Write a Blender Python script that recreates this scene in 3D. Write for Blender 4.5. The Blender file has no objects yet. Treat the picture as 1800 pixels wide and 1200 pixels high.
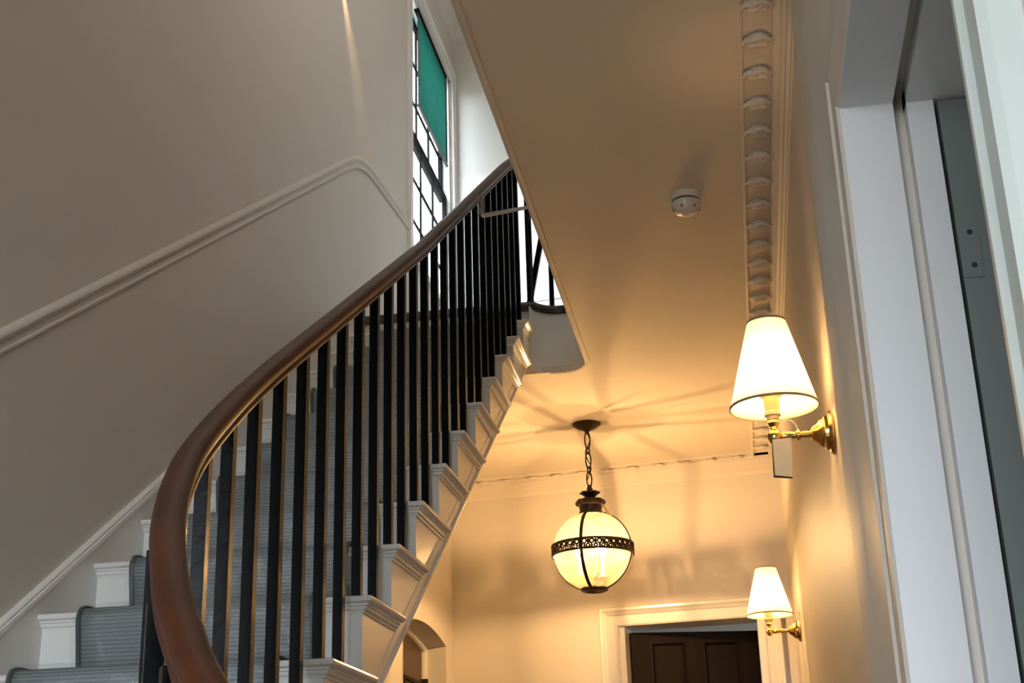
import bpy, math, random
from mathutils import Matrix, Vector
random.seed(7)
PI = math.pi
sin, cos = math.sin, math.cos
C = bpy.context.scene.collection
SC = bpy.context.scene
EYE = 1.10                     # height of the lens above the hall floor; heights below are given from the lens

# ------------------------------------------------------------------ camera, world, lights, exposure
cam_d = bpy.data.cameras.new('camera')
cam = bpy.data.objects.new('camera', cam_d)
C.objects.link(cam)
ROWS = [(0.985275, 0.168622, -0.028281), (-0.084363, 0.335588, -0.938224), (-0.148714, 0.926794, 0.344872)]
right = Vector(ROWS[0]); up = -Vector(ROWS[1]); back = -Vector(ROWS[2])
m3 = Matrix((right, up, back)).transposed()
cam.matrix_world = Matrix.Translation((0, 0, EYE)) @ m3.to_4x4()
cam_d.sensor_width = 36.0
cam_d.lens = 36.0 * 2441.85 / 1800.0
cam_d.clip_start = 0.05
SC.camera = cam

W = bpy.data.worlds.new('overcast_sky'); SC.world = W
W.use_nodes = True
bg = W.node_tree.nodes['Background']
bg.inputs['Color'].default_value = (0.80, 0.90, 1.0, 1)
bg.inputs['Strength'].default_value = 9.5

SC.view_settings.view_transform = 'Standard'
SC.view_settings.look = 'None'
SC.view_settings.gamma = 1.0
SC.view_settings.use_curve_mapping = False
SC.view_settings.exposure = 1.3
SC.cycles.use_denoising = True
SC.cycles.max_bounces = 14
SC.cycles.diffuse_bounces = 6
SC.cycles.glossy_bounces = 4
SC.cycles.transparent_max_bounces = 24
SC.cycles.caustics_reflective = False
SC.cycles.caustics_refractive = False

LANTERN_L = 5000.0              # brightness of the candle bulbs in the lantern
SCONCE_L = 60.0               # brightness of the bulbs in the wall lights
WARM = (1.0, 0.61, 0.27)

def portal(name, loc, rot, sx, sy):
    l = bpy.data.lights.new(name, 'AREA'); l.shape = 'RECTANGLE'; l.size = sx; l.size_y = sy
    l.cycles.is_portal = True
    o = bpy.data.objects.new(name, l); C.objects.link(o)
    o.location = (loc[0], loc[1], loc[2] + EYE); o.rotation_euler = rot
portal('window_portal', (-1.72, 7.41, 3.98), (0, -PI/2, 0), 1.7, 0.9)
portal('entrance_portal', (-0.70, -2.49, 0.55), (PI/2, 0, 0), 1.6, 1.9)
portal('far_room_portal', (2.38, 9.5, 1.1), (0, PI/2, 0), 0.9, 1.0)

ul = bpy.data.lights.new('upper_fill_light', 'POINT'); ul.energy = 15; ul.color = (1.0, 0.94, 0.88); ul.shadow_soft_size = 0.12  # unseen light added to brighten the left stair wall
uo = bpy.data.objects.new('upper_fill_light', ul); C.objects.link(uo); uo.location = (-0.05, 4.2, 4.8 + EYE)
lamp = bpy.data.lights.new('upper_wall_spot', 'SPOT')
lamp.energy = 20; lamp.color = (1.0, 0.66, 0.34); lamp.spot_size = math.radians(24); lamp.spot_blend = 1.0
lamp.shadow_soft_size = 0.01
lo = bpy.data.objects.new('upper_wall_spot', lamp); C.objects.link(lo)
lo.location = (-1.612, 5.33, 4.04 + EYE)
lo.rotation_euler = Vector((-0.035, 0.58, -0.80)).to_track_quat('-Z', 'Y').to_euler()

# ------------------------------------------------------------------ materials
def new_mat(name):
    m = bpy.data.materials.new(name); m.use_nodes = True
    nt = m.node_tree
    b = nt.nodes['Principled BSDF']
    return m, nt, b

def paint(name, col, rough=0.5, var=0.04, scale=6.0, bump=0.02, bscale=90.0, spec=0.5, coat=0.0, metal=0.0):
    m, nt, b = new_mat(name)
    tc = nt.nodes.new('ShaderNodeTexCoord')
    n = nt.nodes.new('ShaderNodeTexNoise'); n.inputs['Scale'].default_value = scale; n.inputs['Detail'].default_value = 5
    nt.links.new(tc.outputs['Object'], n.inputs['Vector'])
    mx = nt.nodes.new('ShaderNodeMix'); mx.data_type = 'RGBA'
    mx.inputs[6].default_value = tuple(c*(1-var) for c in col) + (1,)
    mx.inputs[7].default_value = tuple(min(1, c*(1+var)) for c in col) + (1,)
    nt.links.new(n.outputs['Fac'], mx.inputs[0])
    nt.links.new(mx.outputs[2], b.inputs['Base Color'])
    b.inputs['Roughness'].default_value = rough
    b.inputs['Metallic'].default_value = metal
    b.inputs['Specular IOR Level'].default_value = spec
    b.inputs['Coat Weight'].default_value = coat
    b.inputs['Coat Roughness'].default_value = 0.12
    if bump > 0:
        n2 = nt.nodes.new('ShaderNodeTexNoise'); n2.inputs['Scale'].default_value = bscale
        nt.links.new(tc.outputs['Object'], n2.inputs['Vector'])
        bp = nt.nodes.new('ShaderNodeBump'); bp.inputs['Strength'].default_value = bump*3; bp.inputs['Distance'].default_value = 0.004
        nt.links.new(n2.outputs['Fac'], bp.inputs['Height'])
        nt.links.new(bp.outputs['Normal'], b.inputs['Normal'])
    return m

def emit(name, col, s):
    m, nt, b = new_mat(name)
    b.inputs['Base Color'].default_value = col + (1,)
    b.inputs['Emission Color'].default_value = col + (1,)
    b.inputs['Emission Strength'].default_value = s
    return m

M = {}
M['wall'] = paint('wall_paint', (0.62, 0.585, 0.54), 0.55, 0.02, 3, 0.02, 120, spec=0.35)
M['wall_sheen'] = paint('eggshell_wall_paint', (0.64, 0.585, 0.51), 0.48, 0.02, 3, 0.02, 60, spec=0.35)
M['ceil'] = paint('ceiling_paint', (0.66, 0.60, 0.52), 0.75, 0.02, 3, 0.01, 120, spec=0.25)
M['white'] = paint('white_gloss_woodwork', (0.74, 0.73, 0.70), 0.22, 0.02, 5, 0.015, 40)
M['jamb'] = paint('white_satin_joinery', (0.71, 0.71, 0.715), 0.35, 0.015, 5, 0.01, 40)
M['trim_paint'] = paint('pale_grey_green_paint', (0.50, 0.545, 0.515), 0.4, 0.015, 5, 0.01, 40)
M['plaster'] = paint('cornice_plaster', (0.66, 0.61, 0.55), 0.6, 0.03, 12, 0.02, 80, spec=0.3)
M['black'] = paint('black_gloss_paint', (0.003, 0.0035, 0.004), 0.27, 0.2, 30, 0.03, 60, spec=0.09)
M['sash'] = paint('backlit_dark_sash', (0.010, 0.009, 0.010), 0.8, 0.1, 20, 0.01, 60, spec=0.05)  # backlit darkness of the bars is put into the base colour
M['bronze'] = paint('aged_bronze', (0.030, 0.017, 0.009), 0.42, 0.35, 60, 0.05, 120, metal=0.6)
M['brass'] = paint('polished_brass', (0.78, 0.48, 0.15), 0.16, 0.05, 30, 0.01, 60, metal=1.0)
M['film_card'] = paint('buff_card', (0.70, 0.55, 0.34), 0.7, 0.05, 20, 0.01, 60)
M['card_edge'] = paint('dark_card_edge', (0.03, 0.01, 0.008), 0.6, 0.05, 20, 0.0)
M['plastic'] = paint('white_plastic', (0.60, 0.58, 0.55), 0.3, 0.01, 5, 0.0)
M['dark'] = paint('dark_slots', (0.01, 0.01, 0.01), 0.6, 0.01, 5, 0.0)
M['brown_door'] = paint('dark_brown_door', (0.011, 0.0065, 0.0045), 0.5, 0.25, 8, 0.02, 40, spec=0.12)
M['mid_brown'] = paint('brown_stained_door', (0.075, 0.040, 0.020), 0.45, 0.25, 8, 0.02, 40)
M['grey_door'] = paint('grey_green_door', (0.17, 0.19, 0.18), 0.4, 0.05, 8, 0.01, 40)
M['floor'] = paint('stone_floor', (0.22, 0.20, 0.17), 0.5, 0.15, 4, 0.03, 20)
M['nosing'] = paint('dark_landing_edge', (0.035, 0.020, 0.014), 0.4, 0.2, 20, 0.02, 60)
M['rod'] = paint('pale_rod', (0.30, 0.27, 0.23), 0.6, 0.1, 30, 0.0)
M['trim_shell'] = paint('shade_trim', (0.25, 0.19, 0.11), 0.7, 0.1, 60, 0.0)
M['holder'] = paint('lampholder_card', (0.62, 0.44, 0.20), 0.45, 0.05, 40, 0.0)
M['wire'] = paint('clear_flex', (0.75, 0.68, 0.50), 0.3, 0.02, 20, 0.0)
M['candle'] = paint('candle_tube', (0.75, 0.60, 0.38), 0.5, 0.05, 30, 0.0)
M['bulb_lantern'] = emit('candle_bulb_glow', WARM, LANTERN_L)
M['bulb_sconce'] = emit('shade_bulb_glow', WARM, SCONCE_L)

def mahogany():
    m, nt, b = new_mat('polished_mahogany')
    tc = nt.nodes.new('ShaderNodeTexCoord')
    n = nt.nodes.new('ShaderNodeTexNoise'); n.inputs['Scale'].default_value = 9; n.inputs['Detail'].default_value = 6
    nt.links.new(tc.outputs['Object'], n.inputs['Vector'])
    w = nt.nodes.new('ShaderNodeTexNoise'); w.inputs['Scale'].default_value = 70; w.inputs['Detail'].default_value = 4
    nt.links.new(tc.outputs['Object'], w.inputs['Vector'])
    r = nt.nodes.new('ShaderNodeValToRGB')
    r.color_ramp.elements[0].position = 0.3; r.color_ramp.elements[0].color = (0.034, 0.009, 0.004, 1)
    r.color_ramp.elements[1].position = 0.75; r.color_ramp.elements[1].color = (0.092, 0.026, 0.010, 1)
    mx = nt.nodes.new('ShaderNodeMath'); mx.operation = 'MULTIPLY_ADD'; mx.inputs[1].default_value = 0.35; 
    nt.links.new(w.outputs['Fac'], mx.inputs[0]); 
    ms = nt.nodes.new('ShaderNodeMath'); ms.operation = 'MULTIPLY'; ms.inputs[1].default_value = 0.65
    nt.links.new(n.outputs['Fac'], ms.inputs[0]); nt.links.new(ms.outputs[0], mx.inputs[2])
    nt.links.new(mx.outputs[0], r.inputs['Fac']); nt.links.new(r.outputs['Color'], b.inputs['Base Color'])
    b.inputs['Roughness'].default_value = 0.36; b.inputs['Specular IOR Level'].default_value = 0.25
    return m
M['mahogany'] = mahogany()

def carpet():
    m, nt, b = new_mat('ribbed_grey_carpet')
    uv = nt.nodes.new('ShaderNodeUVMap')
    wv = nt.nodes.new('ShaderNodeTexWave'); wv.wave_type = 'BANDS'; wv.bands_direction = 'Y'
    wv.inputs['Scale'].default_value = 34.0; wv.inputs['Distortion'].default_value = 0.6; wv.inputs['Detail'].default_value = 1
    wv.inputs['Detail Scale'].default_value = 3
    nt.links.new(uv.outputs['UV'], wv.inputs['Vector'])
    ns = nt.nodes.new('ShaderNodeTexNoise'); ns.inputs['Scale'].default_value = 260; ns.inputs['Detail'].default_value = 3
    nt.links.new(uv.outputs['UV'], ns.inputs['Vector'])
    mx = nt.nodes.new('ShaderNodeMix'); mx.data_type = 'RGBA'
    mx.inputs[6].default_value = (0.15, 0.165, 0.17, 1); mx.inputs[7].default_value = (0.30, 0.325, 0.33, 1)
    ad = nt.nodes.new('ShaderNodeMath'); ad.operation = 'MULTIPLY_ADD'; ad.inputs[1].default_value = 0.55
    nt.links.new(wv.outputs['Fac'], ad.inputs[0])
    m2 = nt.nodes.new('ShaderNodeMath'); m2.operation = 'MULTIPLY'; m2.inputs[1].default_value = 0.45
    nt.links.new(ns.outputs['Fac'], m2.inputs[0]); nt.links.new(m2.outputs[0], ad.inputs[2])
    nt.links.new(ad.outputs[0], mx.inputs[0]); nt.links.new(mx.outputs[2], b.inputs['Base Color'])
    bp = nt.nodes.new('ShaderNodeBump'); bp.inputs['Strength'].default_value = 0.7; bp.inputs['Distance'].default_value = 0.004
    nt.links.new(ad.outputs[0], bp.inputs['Height']); nt.links.new(bp.outputs['Normal'], b.inputs['Normal'])
    b.inputs['Roughness'].default_value = 0.95; b.inputs['Specular IOR Level'].default_value = 0.1
    return m
M['carpet'] = carpet()
M['binding'] = paint('carpet_binding', (0.085, 0.09, 0.092), 0.95, 0.1, 80, 0.05, 200, spec=0.1)

def clear(name, tint, gloss, rough, diff=0.0, dcol=(0.9, 0.8, 0.6), bump=0.0, bscale=20):
    """thin clear sheet: mostly see-through, a little mirror, optionally a translucent haze for glow"""
    m = bpy.data.materials.new(name); m.use_nodes = True
    nt = m.node_tree; nt.nodes.clear()
    out = nt.nodes.new('ShaderNodeOutputMaterial')
    t = nt.nodes.new('ShaderNodeBsdfTransparent'); t.inputs['Color'].default_value = tint + (1,)
    g = nt.nodes.new('ShaderNodeBsdfGlossy'); g.inputs['Roughness'].default_value = rough
    mix = nt.nodes.new('ShaderNodeMixShader'); mix.inputs[0].default_value = gloss
    nt.links.new(t.outputs[0], mix.inputs[1]); nt.links.new(g.outputs[0], mix.inputs[2])
    last = mix
    if diff > 0:
        d = nt.nodes.new('ShaderNodeBsdfTranslucent'); d.inputs['Color'].default_value = dcol + (1,)
        mx = nt.nodes.new('ShaderNodeMixShader'); mx.inputs[0].default_value = diff
        nt.links.new(last.outputs[0], mx.inputs[1]); nt.links.new(d.outputs[0], mx.inputs[2]); last = mx
    if bump > 0:
        tc = nt.nodes.new('ShaderNodeTexCoord')
        n = nt.nodes.new('ShaderNodeTexNoise'); n.inputs['Scale'].default_value = bscale; n.inputs['Detail'].default_value = 6; n.inputs['Roughness'].default_value = 0.65
        nt.links.new(tc.outputs['Object'], n.inputs['Vector'])
        bp = nt.nodes.new('ShaderNodeBump'); bp.inputs['Strength'].default_value = bump; bp.inputs['Distance'].default_value = 0.01
        nt.links.new(n.outputs['Fac'], bp.inputs['Height']); nt.links.new(bp.outputs['Normal'], g.inputs['Normal'])
    nt.links.new(last.outputs[0], out.inputs['Surface'])
    return m
M['pane'] = clear('window_glass', (0.97, 0.99, 1.0), 0.05, 0.02)
M['globe'] = clear('hazed_lantern_glass', (1.0, 0.98, 0.93), 0.04, 0.05, 0.06, (1.0, 0.86, 0.55))  # cream haze in the glass stands in for bloom round the bulbs
M['film'] = clear('clear_protective_film', (0.96, 0.97, 0.97), 0.05, 0.06, 0.0, bump=1.0, bscale=16)

def fabric(name, col, trans):
    m = bpy.data.materials.new(name); m.use_nodes = True
    nt = m.node_tree; nt.nodes.clear()
    out = nt.nodes.new('ShaderNodeOutputMaterial')
    tc = nt.nodes.new('ShaderNodeTexCoord')
    n = nt.nodes.new('ShaderNodeTexNoise'); n.inputs['Scale'].default_value = 14; n.inputs['Detail'].default_value = 4
    nt.links.new(tc.outputs['Object'], n.inputs['Vector'])
    mc = nt.nodes.new('ShaderNodeMix'); mc.data_type = 'RGBA'
    mc.inputs[6].default_value = tuple(c*0.82 for c in col) + (1,); mc.inputs[7].default_value = tuple(min(1, c*1.15) for c in col) + (1,)
    nt.links.new(n.outputs['Fac'], mc.inputs[0])
    d = nt.nodes.new('ShaderNodeBsdfDiffuse'); t = nt.nodes.new('ShaderNodeBsdfTranslucent')
    nt.links.new(mc.outputs[2], d.inputs['Color']); nt.links.new(mc.outputs[2], t.inputs['Color'])
    mix = nt.nodes.new('ShaderNodeMixShader'); mix.inputs[0].default_value = trans
    nt.links.new(d.outputs[0], mix.inputs[1]); nt.links.new(t.outputs[0], mix.inputs[2])
    nt.links.new(mix.outputs[0], out.inputs['Surface'])
    return m
M['shade'] = fabric('cream_shade_fabric', (0.88, 0.84, 0.74), 0.45)
M['blind'] = fabric('green_blind_fabric', (0.085, 0.33, 0.285), 0.36)

# ------------------------------------------------------------------ mesh helpers (heights from the lens are lifted by EYE)
class MB:
    def __init__(s): s.v = []; s.f = []; s.mi = []; s.uv = {}; s.cur = 0
    def add(s, verts, faces):
        o = len(s.v); s.v += [tuple(p) for p in verts]
        for f in faces: s.f.append(tuple(i+o for i in f)); s.mi.append(s.cur)
    def box(s, a, b):
        x0, y0, z0 = a; x1, y1, z1 = b
        s.add([(x0,y0,z0),(x1,y0,z0),(x1,y1,z0),(x0,y1,z0),(x0,y0,z1),(x1,y0,z1),(x1,y1,z1),(x0,y1,z1)],
              [(3,2,1,0),(4,5,6,7),(0,1,5,4),(1,2,6,5),(2,3,7,6),(3,0,4,7)])
    def hexa(s, p):            # eight corners, bottom loop then top loop
        s.add(p, [(3,2,1,0),(4,5,6,7),(0,1,5,4),(1,2,6,5),(2,3,7,6),(3,0,4,7)])
    def prism(s, poly, ext):   # polygon of 3D points pushed along ext
        n = len(poly); e = Vector(ext)
        s.add([tuple(p) for p in poly] + [tuple(Vector(p)+e) for p in poly],
              [tuple(range(n))[::-1], tuple(range(n, 2*n))] + [(i, (i+1) % n, n+(i+1) % n, n+i) for i in range(n)])
    def lathe(s, prof, c=(0,0,0), n=24, ax='z', lob=None, a0=0.0):
        vs = []; k = len(prof)
        for i in range(n):
            a = a0 + 2*PI*i/n
            q = 1.0 if lob is None else 1+lob[1]*cos(lob[0]*a)
            for j, (r, h) in enumerate(prof):
                rr = r*(q if lob is None or j in lob[2] else 1.0)
                if ax == 'z': vs.append((c[0]+rr*cos(a), c[1]+rr*sin(a), c[2]+h))
                elif ax == 'x': vs.append((c[0]+h, c[1]+rr*cos(a), c[2]+rr*sin(a)))
                else: vs.append((c[0]+rr*cos(a), c[1]+h, c[2]+rr*sin(a)))
        fs = []
        for i in range(n):
            i2 = (i+1) % n
            for j in range(k-1):
                fs.append((i*k+j, i2*k+j, i2*k+j+1, i*k+j+1))
        s.add(vs, fs)
    def sweep(s, path, prof, N=(0,0,1), closed=True, cap=True, loop=False):
        """profile (a, b): a sideways = tangent x N (mitred in the plane of N), b along N"""
        N = Vector(N).normalized(); P = [Vector(p) for p in path]; n = len(P); k = len(prof)
        T = []
        for i in range(n - (0 if loop else 1)):
            t = P[(i+1) % n]-P[i]; t = t - N*t.dot(N)
            T.append(t.normalized() if t.length > 1e-9 else (T[-1] if T else Vector((1,0,0))))
        vs = []
        for i in range(n):
            if loop: t0, t1 = T[i-1], T[i]
            else: t0 = T[max(i-1, 0)]; t1 = T[min(i, n-2)]
            s0 = t0.cross(N); s1 = t1.cross(N); m = s0+s1
            if m.length < 1e-6: m = s1.copy()
            m.normalize(); q = max(0.25, m.dot(s1))
            m = m/q
            for a, b in prof: vs.append(P[i]+m*a+N*b)
        fs = []
        kk = k if closed else k-1
        for i in range(n if loop else n-1):
            i2 = (i+1) % n
            for j in range(kk):
                j2 = (j+1) % k
                fs.append((i*k+j, i*k+j2, i2*k+j2, i2*k+j))
        if cap and closed and not loop:
            fs.append(tuple(range(k))); fs.append(tuple((n-1)*k+j for j in range(k))[::-1])
        s.add(vs, fs)
    def tube(s, path, r, n=8, cap=True, loop=False):
        P = [Vector(p) for p in path]; m = len(P); vs = []; ref = None
        for i in range(m):
            if loop: t = P[(i+1) % m]-P[i-1]
            else: t = P[min(i+1, m-1)]-P[max(i-1, 0)]
            t.normalize()
            if ref is None:
                ref = Vector((0,0,1)) if abs(t.z) < 0.9 else Vector((1,0,0))
            u = (ref - t*ref.dot(t)).normalized(); w = t.cross(u); ref = u
            rr = r[i] if isinstance(r, (list, tuple)) else r
            for j in range(n):
                a = 2*PI*j/n; vs.append(P[i]+u*(rr*cos(a))+w*(rr*sin(a)))
        fs = []
        for i in range(m if loop else m-1):
            i2 = (i+1) % m
            for j in range(n): fs.append((i*n+j, i*n+(j+1) % n, i2*n+(j+1) % n, i2*n+j))
        if cap and not loop:
            fs.append(tuple(range(n))[::-1]); fs.append(tuple((m-1)*n+j for j in range(n)))
        s.add(vs, fs)
    def mesh(s, name, mats, smooth=True, lift=True, angle=35, fix=True):
        me = bpy.data.meshes.new(name)
        z = EYE if lift else 0.0
        me.from_pydata([(p[0], p[1], p[2]+z) for p in s.v], [], s.f)
        if not isinstance(mats, (list, tuple)): mats = [mats]
        for m in mats: me.materials.append(M[m])
        if len(mats) > 1:
            for p, i in zip(me.polygons, s.mi): p.material_index = i
        me.validate(); me.update()
        if fix:
            import bmesh
            b = bmesh.new(); b.from_mesh(me); bmesh.ops.recalc_face_normals(b, faces=b.faces); b.to_mesh(me); b.free()
        if smooth:
            me.shade_smooth(); me.set_sharp_from_angle(angle=math.radians(angle))
        return me
    def obj(s, name, mats, parent=None, **kw):
        return link(name, s.mesh(name, mats, **kw), parent)

def link(name, me, parent=None):
    o = bpy.data.objects.new(name, me); C.objects.link(o)
    if parent is not None: adopt(o, parent)
    return o
def origin(p):
    v = Vector((0,0,0))
    while p is not None: v = v + p.location; p = p.parent
    return v
def adopt(o, parent):
    o.parent = parent
    if parent.type == 'EMPTY': o.matrix_parent_inverse = Matrix.Translation(-Vector(parent.location))
def empty(name, loc, label=None, cat=None, group=None, kind=None):
    e = bpy.data.objects.new(name, None); C.objects.link(e); e.empty_display_size = 0.05
    e.location = (loc[0], loc[1], loc[2]+EYE)
    tag(e, label, cat, group, kind); return e
def tag(o, label=None, cat=None, group=None, kind=None):
    if label: o['label'] = label
    if cat: o['category'] = cat
    if group: o['group'] = group
    if kind: o['kind'] = kind
    return o
def structure(o): o['kind'] = 'structure'; return o
def arc(cx, cy, r, a0, a1, n):
    return [(cx+r*cos(a0+(a1-a0)*i/n), cy+r*sin(a0+(a1-a0)*i/n)) for i in range(n+1)]

# ------------------------------------------------------------------ dimensions
G, RISE = 0.2863, 0.1818
FL = -EYE                       # hall floor
XL, XR = -1.64, 0.25            # plaster faces of the two long walls
HC = 2.02                       # hall ceiling
LAND = 2.354                    # upper floor
TOP = 5.36                      # upper ceiling
SK = 0.1175                     # the end wall is out of square
XS = -0.85                      # outer face of the stair string
WELL_C, WELL_R, WELL_Y = -0.72, 0.13, 5.74
WELL_T = 5.80                   # the floor edge above oversails the ceiling's cut-out a little
YB = -2.5
NY = [2.736, 3.023, 3.286, 3.548, 3.840, 4.122, 4.428, 4.721, 5.004, 5.292, 5.578]     # old stairs: the goings wander a little
TZ = [0.378, 0.552, 0.722, 0.892, 1.072, 1.254, 1.442, 1.630, 1.815, 1.996, 2.176]
def nosing_y(k): return NY[k-1] if k >= 1 else NY[0]+G*(k-1)
def tread_z(k): return TZ[k-1] if k >= 1 else TZ[0]+0.18475*(k-1)
def far(u, d, z):               # along the lower end wall from its left end, d out into the hall
    c = 1/math.hypot(1, SK); q = SK*c
    return (XL+u*c-d*q, 7.80-u*q-d*c, z)

# ------------------------------------------------------------------ room shell
b = MB(); b.box((-60, -60, FL-0.35), (60, 60, FL-0.25)); structure(b.obj('ground', 'floor', smooth=False))
b = MB(); b.box((-1.9, YB, FL-0.1), (2.5, 10.6, FL)); structure(b.obj('floor', 'floor', smooth=False))

b = MB()
X0 = XL-0.2
LOW = 2.2
AY0, AY1, AZ, AR = 6.62, 7.606, 1.075, 0.055     # arched recess: sides, springing, rise
b.box((X0, YB, FL), (XL, AY0, LOW)); b.box((X0, AY1, FL), (XL, 8.3, LOW))
n = 14
def arch_z(t): return AZ + AR*(1-(2*t-1)**2)
for i in range(n):
    t0, t1 = i/n, (i+1)/n; y0 = AY0+(AY1-AY0)*t0; y1 = AY0+(AY1-AY0)*t1
    b.hexa([(X0,y0,arch_z(t0)),(XL,y0,arch_z(t0)),(XL,y1,arch_z(t1)),(X0,y1,arch_z(t1)),(X0,y0,LOW),(XL,y0,LOW),(XL,y1,LOW),(X0,y1,LOW)])
WY0, WY1, WZ0, WZ1 = 6.86, 7.96, 3.08, 4.85     # window opening
b.box((X0, YB, LOW), (XL, WY0, TOP)); b.box((X0, WY1, LOW), (XL, 8.3, TOP))
b.box((X0, WY0, LOW), (XL, WY1, WZ0)); b.box((X0, WY0, WZ1), (XL, WY1, TOP))
structure(b.obj('wall_left', 'wall', smooth=True, angle=20, fix=False))

b = MB()
DY0, DY1, DZ = 1.07, 2.055, 1.12                # doorway on the right
b.box((XR, YB, FL), (XR+0.13, DY0-0.02, TOP)); b.box((XR, DY1+0.03, FL), (XR+0.13, 8.2, TOP)); b.box((XR, DY0-0.02, DZ+0.03), (XR+0.13, DY1+0.03, TOP))
structure(b.obj('wall_right', 'wall_sheen', smooth=False))

b = MB()
U0, U1, DFZ = 0.972, 1.730, 1.155               # doorway in the end wall
def fbox(b, u0, u1, z0, z1, d0=-0.16, d1=0.0):
    b.hexa([far(u0,d1,z0), far(u1,d1,z0), far(u1,d0,z0), far(u0,d0,z0), far(u0,d1,z1), far(u1,d1,z1), far(u1,d0,z1), far(u0,d0,z1)])
fbox(b, -0.1, U0, FL, 2.2); fbox(b, U1, 2.2, FL, 2.2); fbox(b, U0, U1, DFZ, 2.2)
structure(b.obj('wall_far', 'wall', smooth=False))
b = MB()
def ufar(x, d, z): return (x, 8.05-SK*(x-XL)-d, z)
b.hexa([ufar(-1.8,0,2.2), ufar(0.4,0,2.2), ufar(0.4,-0.2,2.2), ufar(-1.8,-0.2,2.2), ufar(-1.8,0,TOP), ufar(0.4,0,TOP), ufar(0.4,-0.2,TOP), ufar(-1.8,-0.2,TOP)])
structure(b.obj('wall_far.001', 'wall', smooth=False))

b = MB()                                        # entrance end behind the lens, glazed opening left clear
b.box((-1.9, YB-0.15, FL), (-1.5, YB, TOP)); b.box((0.1, YB-0.15, FL), (2.5, YB, TOP)); b.box((-1.5, YB-0.15, 1.5), (0.1, YB, TOP))
b.box((-1.5, YB-0.15, FL), (0.1, YB, -0.4))
structure(b.obj('wall_back', 'wall', smooth=False))

b = MB()                                        # room through the right-hand doorway
b.box((2.4, YB, FL), (2.5, 4.2, HC)); b.box((XR+0.13, 4.1, FL), (2.4, 4.2, HC)); b.box((XR+0.13, YB, HC), (2.5, 4.2, HC+0.1))
structure(b.obj('wall_right.001', 'wall', smooth=False))
b = MB()                                        # room past the end door, open to daylight on its right
b.box((-1.9, 10.5, FL), (2.5, 10.6, HC)); b.box((-1.9, 7.9, FL), (-1.8, 10.5, HC)); b.box((-1.9, 7.99, HC), (2.5, 10.6, HC+0.1))
b.box((2.4, 8.0, FL), (2.5, 10.5, 0.65)); b.box((2.4, 8.0, 0.65), (2.5, 9.0, HC)); b.box((2.4, 10.0, 0.65), (2.5, 10.5, HC)); b.box((2.4, 9.0, 1.55), (2.5, 10.0, HC)); b.box((0.2, 8.0, FL), (2.5, 8.1, HC))
structure(b.obj('wall_far.002', 'wall', smooth=False))

# hall ceiling, which is the gallery and landing seen from below, cut round the stair well
well = arc(WELL_C, WELL_Y, WELL_R, PI, 0, 18)
poly = [(XL, 5.90)] + [(XS+0.0, 5.90)] + [p for p in well if p[1] > 5.9 or p[0] > WELL_C] + [(WELL_C+WELL_R, YB), (XR, YB), (XR, 7.62), (XL, 7.84)]
poly = [(XL, 5.86), (WELL_C-0.02, WELL_Y+WELL_R)] + [p for p in well if p[0] > WELL_C-0.02] + [(WELL_C+WELL_R, YB), (XR, YB), (XR, 7.95), (XL, 8.1)]
b = MB(); b.prism([(x, y, HC) for x, y in poly], (0, 0, 0.03))
structure(b.obj('ceiling', 'ceil', smooth=True, angle=30))
well_t = arc(WELL_C, WELL_T, WELL_R, PI, 0, 18)
poly = [(XL, 5.86), (WELL_C-0.02, WELL_T+WELL_R)] + [p for p in well_t if p[0] > WELL_C-0.02] + [(WELL_C+WELL_R, YB), (XR, YB), (XR, 7.95), (XL, 8.1)]
b = MB(); b.prism([(x, y, LAND-0.03) for x, y in poly], (0, 0, 0.028)); structure(b.obj('floor.001', 'floor', smooth=False))
b = MB(); b.box((-1.9, YB, TOP), (0.5, 8.4, TOP+0.1)); structure(b.obj('ceiling.001', 'ceil', smooth=False))

# edge bead of the gallery, running round the well
edge = [(WELL_C+WELL_R, YB, HC), (WELL_C+WELL_R, WELL_Y, HC)]
prof = [(0.012,0.0),(0.010,-0.008),(0.0,-0.012),(-0.010,-0.008),(-0.012,0.0)]
b = MB(); b.sweep([(WELL_C+WELL_R, YB, HC)] + [(x, y, HC) for x, y in arc(WELL_C, WELL_Y, WELL_R, 0, PI*0.62, 14)], prof)
structure(b.obj('trim_5', 'plaster'))

# ------------------------------------------------------------------ plan curve of the stair's outer edge (rail and balusters run over it)
KEY = [(-0.862,5.72),(-0.862,2.71),(-0.862,2.45),(-0.851,2.21),(-0.823,1.984),(-0.784,1.828),(-0.738,1.70),(-0.696,1.608),(-0.645,1.511),(-0.596,1.435),(-0.554,1.374),(-0.47,1.28),(-0.36,1.19),(-0.23,1.13),(-0.08,1.10)]
def resample(keys, step):
    P = [Vector((x, y, 0)) for x, y in keys]
    Q = []
    for i in range(len(P)-1):
        p0 = P[max(i-1,0)]; p1 = P[i]; p2 = P[i+1]; p3 = P[min(i+2, len(P)-1)]
        if i <= 0: 
            for t in range(20): Q.append(p1.lerp(p2, t/20))
            continue
        for t in range(12):
            t /= 12
            Q.append(0.5*((2*p1)+(p2-p0)*t+(2*p0-5*p1+4*p2-p3)*t*t+(3*p1-p0-3*p2+p3)*t**3) if i > 1 else p1.lerp(p2, t))
    Q.append(P[-1]); return Q
CUR = resample(KEY, 0.02)
ACC = [0.0]
for i in range(1, len(CUR)): ACC.append(ACC[-1]+(CUR[i]-CUR[i-1]).length)
S271 = 5.72-2.71
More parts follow.
